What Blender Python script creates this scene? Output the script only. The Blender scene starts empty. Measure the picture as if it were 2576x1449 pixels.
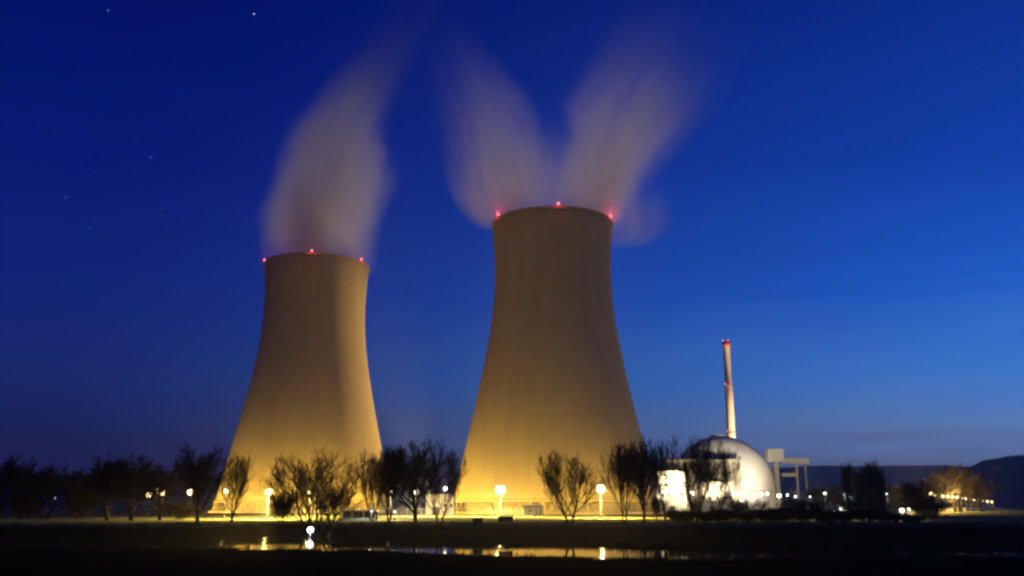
import bpy, math, random
from mathutils import Vector, noise

sc = bpy.context.scene
C = sc.collection
R = math.radians

# ---------------------------------------------------------------- camera
CAM_H = 5.0
F_PX, HZ = 2290.0, 1275.0                       # focal length and horizon in pixels of a 2576 px wide survey picture
PITCH = math.atan((HZ - 724.5) / F_PX)
cd = bpy.data.cameras.new('camera')
cam = bpy.data.objects.new('camera', cd)
C.objects.link(cam)
cam.location = (0, 0, CAM_H)
cam.rotation_euler = (R(90) + PITCH, 0, 0)
cd.sensor_width = 36.0
cd.lens = 36.0 * F_PX / 2576.0
cd.clip_start, cd.clip_end = 0.5, 60000
sc.camera = cam

# ---------------------------------------------------------------- render / exposure
sc.view_settings.view_transform = 'Standard'
sc.view_settings.look = 'None'
sc.view_settings.exposure = 0.0
sc.view_settings.gamma = 1.0
sc.render.engine = 'CYCLES'
cy = sc.cycles
cy.use_denoising = True
cy.max_bounces = 6
cy.diffuse_bounces = 3
cy.glossy_bounces = 3
cy.volume_bounces = 2
cy.transparent_max_bounces = 8
cy.sample_clamp_indirect = 3.0
cy.filter_width = 2.6
cy.volume_max_steps = 256

# ---------------------------------------------------------------- sky: blue hour, brighter towards the sunken sun on the right
SUN_AZ = 62.0
def lin(c):
    return tuple(((v/255.0)/12.92 if v/255.0 <= 0.04045 else ((v/255.0+0.055)/1.055)**2.4) for v in c)
w = bpy.data.worlds.new('World')
sc.world = w
w.use_nodes = True
nt = w.node_tree
nt.nodes.clear()
def wn(t, **k):
    n = nt.nodes.new(t)
    for a, b in k.items(): setattr(n, a, b)
    return n
def wl(a, b): nt.links.new(a, b)
tc = wn('ShaderNodeTexCoord')
sep = wn('ShaderNodeSeparateXYZ'); wl(tc.outputs['Generated'], sep.inputs[0])
# a little unevenness in the air low over the horizon
mp = wn('ShaderNodeMapping'); mp.inputs['Scale'].default_value = (3.0, 3.0, 34.0)
wl(tc.outputs['Generated'], mp.inputs[0])
nz = wn('ShaderNodeTexNoise'); nz.inputs['Scale'].default_value = 1.6; nz.inputs['Detail'].default_value = 4
wl(mp.outputs[0], nz.inputs['Vector'])
nm = wn('ShaderNodeMath', operation='MULTIPLY_ADD'); nm.inputs[1].default_value = 0.055; nm.inputs[2].default_value = -0.0275
wl(nz.outputs['Fac'], nm.inputs[0])
ze = wn('ShaderNodeMath', operation='ADD'); wl(sep.outputs['Z'], ze.inputs[0]); wl(nm.outputs[0], ze.inputs[1])
def ramp(stops):
    r = wn('ShaderNodeValToRGB')
    r.color_ramp.interpolation = 'EASE' if False else 'LINEAR'
    el = r.color_ramp.elements
    el[0].position, el[0].color = stops[0][0], (*lin(stops[0][1]), 1)
    el[1].position, el[1].color = stops[-1][0], (*lin(stops[-1][1]), 1)
    for p, c in stops[1:-1]:
        e = el.new(p); e.color = (*lin(c), 1)
    wl(ze.outputs[0], r.inputs[0])
    return r
rl = ramp([(0.0, (34, 29, 56)), (0.035, (33, 32, 72)), (0.075, (28, 36, 88)), (0.13, (24, 42, 112)), (0.22, (16, 36, 120)), (0.34, (6, 26, 116)), (0.50, (0, 14, 100)), (1.0, (0, 8, 60))])
rr = ramp([(0.0, (104, 92, 104)), (0.035, (104, 108, 140)), (0.075, (108, 146, 206)), (0.13, (68, 134, 224)), (0.22, (30, 98, 210)), (0.34, (18, 68, 176)), (0.50, (12, 48, 146)), (1.0, (2, 20, 90))])
# azimuth: 0 towards the left, 1 towards the sunken sun
sx = wn('ShaderNodeVectorMath', operation='DOT_PRODUCT')
wl(tc.outputs['Generated'], sx.inputs[0])
sx.inputs[1].default_value = (math.sin(R(SUN_AZ)), math.cos(R(SUN_AZ)), 0)
mr = wn('ShaderNodeMapRange', interpolation_type='LINEAR')
mr.inputs['From Min'].default_value = 0.02; mr.inputs['From Max'].default_value = 0.90
wl(sx.outputs['Value'], mr.inputs['Value'])
az = wn('ShaderNodeMath', operation='POWER'); az.inputs[1].default_value = 1.6
wl(mr.outputs[0], az.inputs[0])
mix = wn('ShaderNodeMix', data_type='RGBA')
wl(az.outputs[0], mix.inputs['Factor']); wl(rl.outputs[0], mix.inputs[6]); wl(rr.outputs[0], mix.inputs[7])
bg1 = wn('ShaderNodeBackground'); bg1.inputs['Strength'].default_value = 1.0
wl(mix.outputs[2], bg1.inputs['Color'])
sky = wn('ShaderNodeTexSky', sky_type='NISHITA')
sky.sun_disc = False
sky.sun_elevation = R(-7.0)
sky.sun_rotation = R(SUN_AZ)
bg2 = wn('ShaderNodeBackground'); bg2.inputs['Strength'].default_value = 0.05
wl(sky.outputs[0], bg2.inputs['Color'])
addw = wn('ShaderNodeAddShader'); wl(bg1.outputs[0], addw.inputs[0]); wl(bg2.outputs[0], addw.inputs[1])
wo = wn('ShaderNodeOutputWorld'); wl(addw.outputs[0], wo.inputs['Surface'])

# ---------------------------------------------------------------- survey helpers
def ray(px, py):
    x = (px - 1288.0) / F_PX; y = -(py - 724.5) / F_PX
    c, s = math.cos(PITCH), math.sin(PITCH)
    return (x, c - y * s, s + y * c)
def P(px, py, Y):
    r = ray(px, py); k = Y / r[1]
    return Vector((r[0] * k, Y, r[2] * k + CAM_H))
def YW(py, z=0.0):                              # distance at which a level z is seen at height py
    r = ray(1288, py); return (z - CAM_H) / r[2] * r[1]

# ---------------------------------------------------------------- mesh helpers
class MB:
    def __init__(s): s.v = []; s.f = []
    def box(s, x0, x1, y0, y1, z0, z1):
        b = len(s.v)
        s.v += [(x0,y0,z0),(x1,y0,z0),(x1,y1,z0),(x0,y1,z0),(x0,y0,z1),(x1,y0,z1),(x1,y1,z1),(x0,y1,z1)]
        s.f += [tuple(b+i for i in q) for q in ((0,3,2,1),(4,5,6,7),(0,1,5,4),(1,2,6,5),(2,3,7,6),(3,0,4,7))]
    def tube(s, pts, radii, n=6, cap=True):
        b = len(s.v); m = len(pts)
        for i, p in enumerate(pts):
            p = Vector(p)
            d = (Vector(pts[min(i+1, m-1)]) - Vector(pts[max(i-1, 0)]))
            if d.length < 1e-9: d = Vector((0,0,1))
            d.normalize()
            a = d.cross(Vector((0,0,1)) if abs(d.z) < 0.9 else Vector((1,0,0))).normalized(); c = d.cross(a)
            for k in range(n):
                t = 2*math.pi*k/n
                q = p + (a*math.cos(t) + c*math.sin(t)) * radii[i]
                s.v.append(tuple(q))
        for i in range(m-1):
            for k in range(n):
                k2 = (k+1) % n
                s.f.append((b+i*n+k, b+i*n+k2, b+(i+1)*n+k2, b+(i+1)*n+k))
        if cap:
            s.f.append(tuple(b+k for k in range(n))[::-1]); s.f.append(tuple(b+(m-1)*n+k for k in range(n)))
    def lathe(s, prof, n=48, c=(0,0,0), close=False):
        b = len(s.v); m = len(prof)
        for r, z in prof:
            for k in range(n):
                t = 2*math.pi*k/n
                s.v.append((c[0]+r*math.cos(t), c[1]+r*math.sin(t), c[2]+z))
        for i in range(m if close else m-1):
            j = (i+1) % m
            for k in range(n):
                k2 = (k+1) % n
                s.f.append((b+i*n+k, b+i*n+k2, b+j*n+k2, b+j*n+k))
    def ball(s, c, r, n=14, m=8, sz=1.0):
        s.lathe([(max(1e-3, r*math.cos(-math.pi/2+math.pi*i/m)), r*sz*math.sin(-math.pi/2+math.pi*i/m)) for i in range(m+1)], n, c)
    def mesh(s, name, smooth=False):
        me = bpy.data.meshes.new(name)
        me.from_pydata([tuple(q) for q in s.v], [], s.f); me.update()
        if smooth: me.polygons.foreach_set('use_smooth', [True]*len(me.polygons))
        return me
    def build(s, name, mat, parent=None, smooth=False, loc=None):
        o = bpy.data.objects.new(name, s.mesh(name, smooth))
        C.objects.link(o)
        if mat: o.data.materials.append(mat)
        if parent: o.parent = parent
        if loc: o.location = loc
        return o
def tag(o, label, cat, group=None):
    o['label'] = label; o['category'] = cat
    if group: o['group'] = group
    return o
def thing(name, label, cat, loc=(0,0,0), rz=0, group=None):
    o = bpy.data.objects.new(name, None); C.objects.link(o)
    o.location = loc; o.rotation_euler = (0,0,rz); o.empty_display_size = 0.5
    return tag(o, label, cat, group)
def struct(o): o['kind'] = 'structure'; return o
def dup(root, loc, rz=0, scale=None):
    r = root.copy(); C.objects.link(r); r.location = loc; r.rotation_euler = (0,0,rz)
    if scale: r.scale = scale
    for ch in root.children:
        c = ch.copy(); C.objects.link(c); c.parent = r
        for g in ch.children:
            d = g.copy(); C.objects.link(d); d.parent = c
    return r

# ---------------------------------------------------------------- materials
def mat(name, col, rough=0.8, var=0.25, scale=3.0, bump=0.0, stretch=(1,1,1), metal=0.0, spec=0.3, col2=None):
    m = bpy.data.materials.new(name); m.use_nodes = True
    t = m.node_tree; b = t.nodes['Principled BSDF']
    b.inputs['Roughness'].default_value = rough; b.inputs['Metallic'].default_value = metal
    b.inputs['Specular IOR Level'].default_value = spec
    co = t.nodes.new('ShaderNodeTexCoord'); mpn = t.nodes.new('ShaderNodeMapping'); mpn.inputs['Scale'].default_value = stretch
    n = t.nodes.new('ShaderNodeTexNoise'); n.inputs['Scale'].default_value = scale; n.inputs['Detail'].default_value = 6; n.inputs['Roughness'].default_value = 0.62
    t.links.new(co.outputs['Object'], mpn.inputs[0]); t.links.new(mpn.outputs[0], n.inputs['Vector'])
    r = t.nodes.new('ShaderNodeValToRGB')
    c2 = col2 or tuple(min(1, c*(1+var)) for c in col)
    r.color_ramp.elements[0].position = 0.3; r.color_ramp.elements[1].position = 0.7
    r.color_ramp.elements[0].color = (*[c*(1-var) for c in col], 1); r.color_ramp.elements[1].color = (*c2, 1)
    t.links.new(n.outputs['Fac'], r.inputs[0]); t.links.new(r.outputs[0], b.inputs['Base Color'])
    if bump:
        bn = t.nodes.new('ShaderNodeBump'); bn.inputs['Strength'].default_value = bump; bn.inputs['Distance'].default_value = 0.3
        t.links.new(n.outputs['Fac'], bn.inputs['Height']); t.links.new(bn.outputs[0], b.inputs['Normal'])
    return m
def emit(name, col, strength):
    m = bpy.data.materials.new(name); m.use_nodes = True
    t = m.node_tree; t.nodes.clear()
    e = t.nodes.new('ShaderNodeEmission'); e.inputs[0].default_value = (*col, 1); e.inputs[1].default_value = strength
    o = t.nodes.new('ShaderNodeOutputMaterial'); t.links.new(e.outputs[0], o.inputs[0])
    m.cycles.emission_sampling = 'NONE'
    return m
M = dict(
    concrete = mat('tower concrete', (0.42, 0.345, 0.20), 0.9, 0.07, 0.06, 0.1, (1, 1, 0.12)),
    inner = mat('tower fill', (0.34, 0.3, 0.22), 0.9, 0.25, 0.3),
    dome = mat('dome coating', (0.72, 0.70, 0.64), 0.6, 0.05, 0.12, 0.0, (1, 1, 0.3)),
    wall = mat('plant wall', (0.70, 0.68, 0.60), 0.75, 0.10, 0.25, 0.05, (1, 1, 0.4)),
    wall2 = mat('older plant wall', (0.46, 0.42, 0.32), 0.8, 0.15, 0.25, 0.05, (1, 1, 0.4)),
    gantry = mat('gantry concrete', (0.55, 0.52, 0.45), 0.85, 0.12, 0.3),
    chimney = mat('chimney concrete', (0.58, 0.48, 0.40), 0.85, 0.12, 0.2, 0.05, (1, 1, 0.2)),
    chimred = mat('chimney red glow tint', (0.42, 0.08, 0.05), 0.7, 0.15, 0.5),  # red glow of the warning lights, put into the collar's colour
    dark = mat('dark opening', (0.02, 0.02, 0.02), 0.6, 0.3, 1.0),
    pole = mat('dark painted pole', (0.03, 0.03, 0.03), 0.6, 0.2, 2.0),
    metal = mat('galvanised steel', (0.30, 0.30, 0.30), 0.5, 0.2, 2.0, metal=0.6),
    bark = mat('bark', (0.042, 0.030, 0.020), 0.95, 0.35, 1.5, 0.2, (1, 1, 0.3)),
    twig = mat('twigs', (0.050, 0.034, 0.020), 0.95, 0.3, 0.8),
    rust = mat('weathered board', (0.05, 0.035, 0.025), 0.85, 0.3, 2.0),
    hill = mat('wooded hill', (0.03, 0.033, 0.026), 1.0, 0.4, 0.01, 0.2),
    lamp_warm = emit('sodium glow', (1.0, 0.74, 0.33), 11.0),
    lamp_street = emit('orange street glow', (1.0, 0.68, 0.28), 4.5),
    lamp_mid = emit('warm white glow', (1.0, 0.86, 0.60), 8.0),
    lamp_cool = emit('mercury glow', (0.86, 1.0, 0.90), 3.2),
    lamp_dim = emit('dim white glow', (0.95, 0.95, 0.85), 0.9),
    lamp_white = emit('white searchlight glow', (0.93, 0.95, 1.0), 26.0),
    lamp_red = emit('red warning glow', (1.0, 0.18, 0.20), 3.0),
    window_lit = emit('lit window', (1.0, 0.80, 0.42), 2.4),
    star = emit('starlight', (0.75, 0.85, 1.0), 1.2),
    faint = emit('faint starlight', (0.70, 0.82, 1.0), 0.30),
)
def weathered_concrete(m):
    t = m.node_tree; b = t.nodes['Principled BSDF']; src = b.inputs['Base Color'].links[0].from_socket
    co = t.nodes.new('ShaderNodeTexCoord'); s_ = t.nodes.new('ShaderNodeSeparateXYZ'); t.links.new(co.outputs['Object'], s_.inputs[0])
    ring = t.nodes.new('ShaderNodeMath'); ring.operation = 'PINGPONG'; ring.inputs[1].default_value = 2.6; t.links.new(s_.outputs['Z'], ring.inputs[0])
    rm = t.nodes.new('ShaderNodeMapRange'); rm.inputs['From Max'].default_value = .35; rm.inputs['To Min'].default_value = .93; rm.inputs['To Max'].default_value = 1.0
    t.links.new(ring.outputs[0], rm.inputs['Value'])
    mp_ = t.nodes.new('ShaderNodeMapping'); mp_.inputs['Scale'].default_value = (.28, .28, .012); t.links.new(co.outputs['Object'], mp_.inputs[0])
    n = t.nodes.new('ShaderNodeTexNoise'); n.inputs['Scale'].default_value = 1.0; n.inputs['Detail'].default_value = 6; t.links.new(mp_.outputs[0], n.inputs['Vector'])
    sm = t.nodes.new('ShaderNodeMapRange'); sm.inputs['From Min'].default_value = .36; sm.inputs['From Max'].default_value = .58; sm.inputs['To Min'].default_value = .92; sm.inputs['To Max'].default_value = 1.0
    t.links.new(n.outputs['Fac'], sm.inputs['Value'])
    mu = t.nodes.new('ShaderNodeMath'); mu.operation = 'MULTIPLY'; t.links.new(rm.outputs[0], mu.inputs[0]); t.links.new(sm.outputs[0], mu.inputs[1])
    vm = t.nodes.new('ShaderNodeVectorMath'); vm.operation = 'SCALE'; t.links.new(src, vm.inputs[0]); t.links.new(mu.outputs[0], vm.inputs['Scale'])
    t.links.new(vm.outputs[0], b.inputs['Base Color'])
weathered_concrete(M['concrete'])
# grass / mud by height, pale winter lawn on the plant's terrace
def ground_material():
    m = bpy.data.materials.new('ground'); m.use_nodes = True
    t = m.node_tree; b = t.nodes['Principled BSDF']; b.inputs['Roughness'].default_value = 0.95; b.inputs['Specular IOR Level'].default_value = 0.0
    g = t.nodes.new('ShaderNodeNewGeometry'); s = t.nodes.new('ShaderNodeSeparateXYZ'); t.links.new(g.outputs['Position'], s.inputs[0])
    n = t.nodes.new('ShaderNodeTexNoise'); n.inputs['Scale'].default_value = 0.22; n.inputs['Detail'].default_value = 8
    t.links.new(g.outputs['Position'], n.inputs['Vector'])
    n2 = t.nodes.new('ShaderNodeTexNoise'); n2.inputs['Scale'].default_value = 2.5; n2.inputs['Detail'].default_value = 5
    t.links.new(g.outputs['Position'], n2.inputs['Vector'])
    lawn = t.nodes.new('ShaderNodeValToRGB'); lawn.color_ramp.elements[0].position = .35; lawn.color_ramp.elements[1].position = .68
    lawn.color_ramp.elements[0].color = (.15, .15, .06, 1); lawn.color_ramp.elements[1].color = (.25, .24, .11, 1)
    t.links.new(n.outputs['Fac'], lawn.inputs[0])
    mud = t.nodes.new('ShaderNodeValToRGB'); mud.color_ramp.elements[0].position = .35; mud.color_ramp.elements[1].position = .7
    mud.color_ramp.elements[0].color = (.008, .008, .006, 1); mud.color_ramp.elements[1].color = (.020, .020, .014, 1)
    t.links.new(n.outputs['Fac'], mud.inputs[0])
    mrn = t.nodes.new('ShaderNodeMapRange'); mrn.inputs['From Min'].default_value = 1.55; mrn.inputs['From Max'].default_value = 1.95
    t.links.new(s.outputs['Z'], mrn.inputs['Value'])
    far = t.nodes.new('ShaderNodeMath'); far.operation = 'GREATER_THAN'; far.inputs[1].default_value = 120.0
    t.links.new(s.outputs['Y'], far.inputs[0])
    fm = t.nodes.new('ShaderNodeMath'); fm.operation = 'MULTIPLY'; t.links.new(far.outputs[0], fm.inputs[0]); t.links.new(mrn.outputs[0], fm.inputs[1])
    mx = t.nodes.new('ShaderNodeMix'); mx.data_type = 'RGBA'
    t.links.new(fm.outputs[0], mx.inputs['Factor']); t.links.new(mud.outputs[0], mx.inputs[6]); t.links.new(lawn.outputs[0], mx.inputs[7])
    t.links.new(mx.outputs[2], b.inputs['Base Color'])
    bn = t.nodes.new('ShaderNodeBump'); bn.inputs['Strength'].default_value = .5; bn.inputs['Distance'].default_value = .15
    t.links.new(n2.outputs['Fac'], bn.inputs['Height']); t.links.new(bn.outputs[0], b.inputs['Normal'])
    return m
def water_material():
    m = bpy.data.materials.new('river water'); m.use_nodes = True
    t = m.node_tree; b = t.nodes['Principled BSDF']
    b.inputs['Base Color'].default_value = (.004, .006, .007, 1); b.inputs['Roughness'].default_value = .03; b.inputs['IOR'].default_value = 1.33
    g = t.nodes.new('ShaderNodeNewGeometry')
    n = t.nodes.new('ShaderNodeTexNoise'); n.inputs['Scale'].default_value = .5; n.inputs['Detail'].default_value = 4
    t.links.new(g.outputs['Position'], n.inputs['Vector'])
    bn = t.nodes.new('ShaderNodeBump'); bn.inputs['Strength'].default_value = .03; bn.inputs['Distance'].default_value = .10
    t.links.new(n.outputs['Fac'], bn.inputs['Height']); t.links.new(bn.outputs[0], b.inputs['Normal'])
    return m

# ---------------------------------------------------------------- terrain and river
def interp(tab, x):
    if x <= tab[0][0]: return tab[0][1]
    for (a, b), (c, d) in zip(tab, tab[1:]):
        if x <= c:
            t = (x-a)/(c-a); t = t*t*(3-2*t); return b+(d-b)*t
    return tab[-1][1]
FAR_SHORE = [(-2000, YW(1362)), (330, YW(1362)), (520, YW(1352)), (640, YW(1344)), (830, YW(1344)), (850, YW(1362)), (1290, YW(1368)), (1345, YW(1357)), (1440, YW(1359)), (1475, YW(1372)), (1640, YW(1384)), (1800, YW(1388)), (4500, YW(1384))]
NEAR_SHORE = [(-2000, YW(1366)), (330, YW(1372)), (560, YW(1377)), (880, YW(1381)), (1150, YW(1392)), (1300, YW(1398)), (1500, YW(1401)), (1700, YW(1404)), (1900, YW(1400)), (2150, YW(1396)), (4500, YW(1402))]
def ground_z(x, y):
    Y = max(y, 1.0)
    px = 1288 + F_PX * x / max(20.0, Y) / math.cos(PITCH) * 0.985
    jag = noise.noise(Vector((x*.09, y*.05, 0)))*2.2 + noise.noise(Vector((x*.4, y*.2, 3)))*.6
    f = interp(FAR_SHORE, px) + jag; n = interp(NEAR_SHORE, px) + jag*.6
    if y < n:
        t = 1 - max(y, 0)/n
        return min(3.3, 3.3*t**1.6) + .05*noise.noise(Vector((x*.3, y*.3, 1)))*min(1, (n-y)/3)
    if y < f:
        e = min(y-n, f-y)
        return -min(1.2, e*.35)
    top = 161 + 2.5*noise.noise(Vector((x*.03, 0, 5)))                       # crest of the flood bank
    flat = min(.45, (y-f)*.06) + .12*noise.noise(Vector((x*.2, y*.2, 9)))*min(1, (y-f)/3)
    t = min(1, max(0, (y-(top-7))/7)); t = t*t*(3-2*t)
    return flat*(1-t) + (2.0 + .05*noise.noise(Vector((x*.1, y*.1, 2))))*t
def build_ground():
    mb = MB()
    ys = [-300, -150, -60, -20, 0, 20, 35, 48] + [55+1.6*i for i in range(85)] + [193+6*i for i in range(40)] + [440, 500, 600, 800, 1200, 2000, 3200, 5000]
    ts = [-6 + .0 for _ in range(0)]
    cols = [(-1.6+3.2*i/420) for i in range(421)]
    for y in ys:
        wd = max(y, 60)
        for c in cols:
            k = c if abs(c) < .75 else c*(1+(abs(c)-.75)*6)
            x = k*wd
            x = max(-5000, min(5000, x*1.0))
            mb.v.append((x, y, ground_z(x, y) if y > 0 else 3.3))
    n = len(cols)
    for i in range(len(ys)-1):
        for j in range(n-1):
            mb.f.append((i*n+j, i*n+j+1, (i+1)*n+j+1, (i+1)*n+j))
    return struct(mb.build('ground', ground_material(), smooth=True))
build_ground()
wb = MB(); wb.v = [(-900, 40, 0), (900, 40, 0), (900, 185, 0), (-900, 185, 0)]; wb.f = [(0,1,2,3)]
struct(wb.build('river_water', water_material()))

def hills(pts, Y, depth, name):
    mb = MB(); rows = 9; m = len(pts)*6
    xs = []
    for i in range(m+1):
        t = i/m*(len(pts)-1); k = min(int(t), len(pts)-2); u = t-k; u = u*u*(3-2*u)
        a, b = P(*pts[k], Y), P(*pts[k+1], Y)
        xs.append(a.lerp(b, u))
    for j in range(rows):
        t = j/(rows-1); s = math.sin(math.pi*min(1, .5*t+.0)) if t < 1 else 1
        for p in xs:
            hgt = (p.z-1.5)*math.sin(math.pi/2*t)
            mb.v.append((p.x, Y-depth*(1-t), 1.5+hgt+(1.2 + p.z*.07)*noise.noise(Vector((p.x*.02, t*4, Y)))*t))
    for p in xs: mb.v.append((p.x, Y+depth, 1.0))
    n = len(xs)
    for j in range(rows):
        for i in range(n-1):
            mb.f.append((j*n+i, j*n+i+1, (j+1)*n+i+1, (j+1)*n+i))
    return struct(mb.build(name, M['hill'], smooth=True))
hills([(-500, 1212), (40, 1200), (300, 1192), (520, 1196), (760, 1206), (1100, 1225)], 2600, 500, 'hills')
hills([(1500, 1215), (1800, 1190), (2000, 1174), (2200, 1172), (2450, 1174), (2700, 1180), (3000, 1200)], 3600, 700, 'hills')
hills([(2210, 1262), (2330, 1225), (2400, 1192), (2470, 1163), (2530, 1148), (2600, 1142), (2800, 1120), (3200, 1110)], 1900, 500, 'hills')

# ---------------------------------------------------------------- lights of the plant's lamps and the added steam spots
def light(kind, name, loc, col, power, size=.4, parent=None, aim=None, cone=60, blend=.6):
    d = bpy.data.lights.new(name, kind); d.color = col; d.energy = power; d.shadow_soft_size = size
    o = bpy.data.objects.new(name, d); C.objects.link(o)
    o.location = loc
    if kind == 'SPOT':
        d.spot_size = R(cone); d.spot_blend = blend
        o.rotation_euler = (Vector(aim)-Vector(loc)).to_track_quat('-Z', 'Y').to_euler()
    if parent: o.parent = parent
    return o
SOD = (1.0, 0.62, 0.10)
WARM = (1.0, 0.80, 0.46)
COOL = (0.85, 1.0, 0.88)

# ---------------------------------------------------------------- cooling towers
PROF = [(5.5, 47.2), (10, 46.0), (20, 43.9), (30, 41.6), (40, 39.4), (50, 37.2), (60, 35.1), (70, 33.1), (80, 31.3), (90, 29.8), (100, 28.8), (110, 28.3), (120, 28.3), (129, 28.9), (135, 29.4), (139, 29.8)]
def tower_r(z): return interp(PROF, z)
def smooth_prof():
    out = []
    for i in range(70):
        z = 5.5 + (139-5.5)*i/69
        a = sum(lin_i(PROF, max(5.5, min(139, z+d))) for d in (-5, -2.5, 0, 2.5, 5))/5
        out.append((a, z))
    return out
def lin_i(tab, x):
    for (a, b), (c, d) in zip(tab, tab[1:]):
        if x <= c: return b+(d-b)*(x-a)/(c-a)
    return tab[-1][1]
def cooling_tower(loc, label, lamp_angles, rim_light):
    t = thing('cooling_tower', label, 'cooling tower', loc, 0, 'hyperbolic cooling towers')
    sp = smooth_prof(); n = 144
    mb = MB()
    prof = sp + [(r-.5, z) for r, z in reversed(sp)]
    b = len(mb.v); m = len(prof)
    for q, (r, z) in enumerate(prof):
        for k in range(n):
            a = 2*math.pi*k/n; rr_ = r + (.16 if (k % 2 == 0 and q < len(sp)) else 0)   # wind ribs
            mb.v.append((rr_*math.cos(a), rr_*math.sin(a), z))
    for i in range(m):
        j = (i+1) % m
        for k in range(n):
            k2 = (k+1) % n; mb.f.append((b+i*n+k, b+i*n+k2, b+j*n+k2, b+j*n+k))
    mb.build('shell', M['concrete'], t, True)
    rg = MB(); r0 = sp[-1][0]
    rg.lathe([(r0-.6, 138.2), (r0+.55, 138.2), (r0+.55, 139.3), (r0-.6, 139.3)], 96, close=True)
    rg.build('rim', M['concrete'], t)
    lb = MB(); lb.lathe([(46.7, 4.9), (47.75, 4.9), (47.75, 6.0), (46.7, 6.0)], 96, close=True)
    lb.build('ring_beam', M['concrete'], t)
    cl = MB(); K = 60
    for k in range(K):
        a0 = 2*math.pi*k/K; a1 = 2*math.pi*(k+.5)/K; a2 = 2*math.pi*(k+1)/K
        for a, bb in ((a0, a1), (a2, a1)):
            cl.tube([(48.6*math.cos(a), 48.6*math.sin(a), -.3), (47.2*math.cos(bb), 47.2*math.sin(bb), 5.1)], [.26, .26], 6)
    cl.build('support_columns', M['concrete'], t)
    ba = MB(); ba.lathe([(50.2, -.4), (50.2, .9), (49.7, .9), (49.7, -.4)], 96, close=True); ba.build('basin_wall', M['concrete'], t)
    fi = MB(); fi.lathe([(.01, -.2), (41.5, -.2), (41.5, 4.6), (.01, 4.6)], 64); fi.build('fill_core', M['inner'], t)
    for a in lamp_angles:
        ang = R(-90+a); x, y = (r0+.3)*math.cos(ang), (r0+.3)*math.sin(ang)
        lm = MB(); lm.tube([(x, y, 139.3), (x, y, 140.0)], [.25, .25], 8); o = lm.build('warning_light', M['metal'], t)
        g = MB(); g.ball((x, y, 140.4), .62, 12, 8); g.build('red_lens', M['lamp_red'], o, True)
        if abs(a) < 90:
            light('POINT', 'warning_glow', (x*1.03, y*1.03, 141.0), (1, .06, .08), rim_light*.35, .4, t)
    return t
TL = Vector((-113.5, 513.0, 2.0)); TR = Vector((20.0, 433.0, 2.0))
cooling_tower(TL, 'left cooling tower, smaller looking, its right flank brightly lit yellow', (-70, 6, 67, 120, 180, -140), 3500)
cooling_tower(TR, 'right cooling tower, larger looking, dark brown towards its rim', (-63, 3, 69, 130, 180, -130), 3500)

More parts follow.
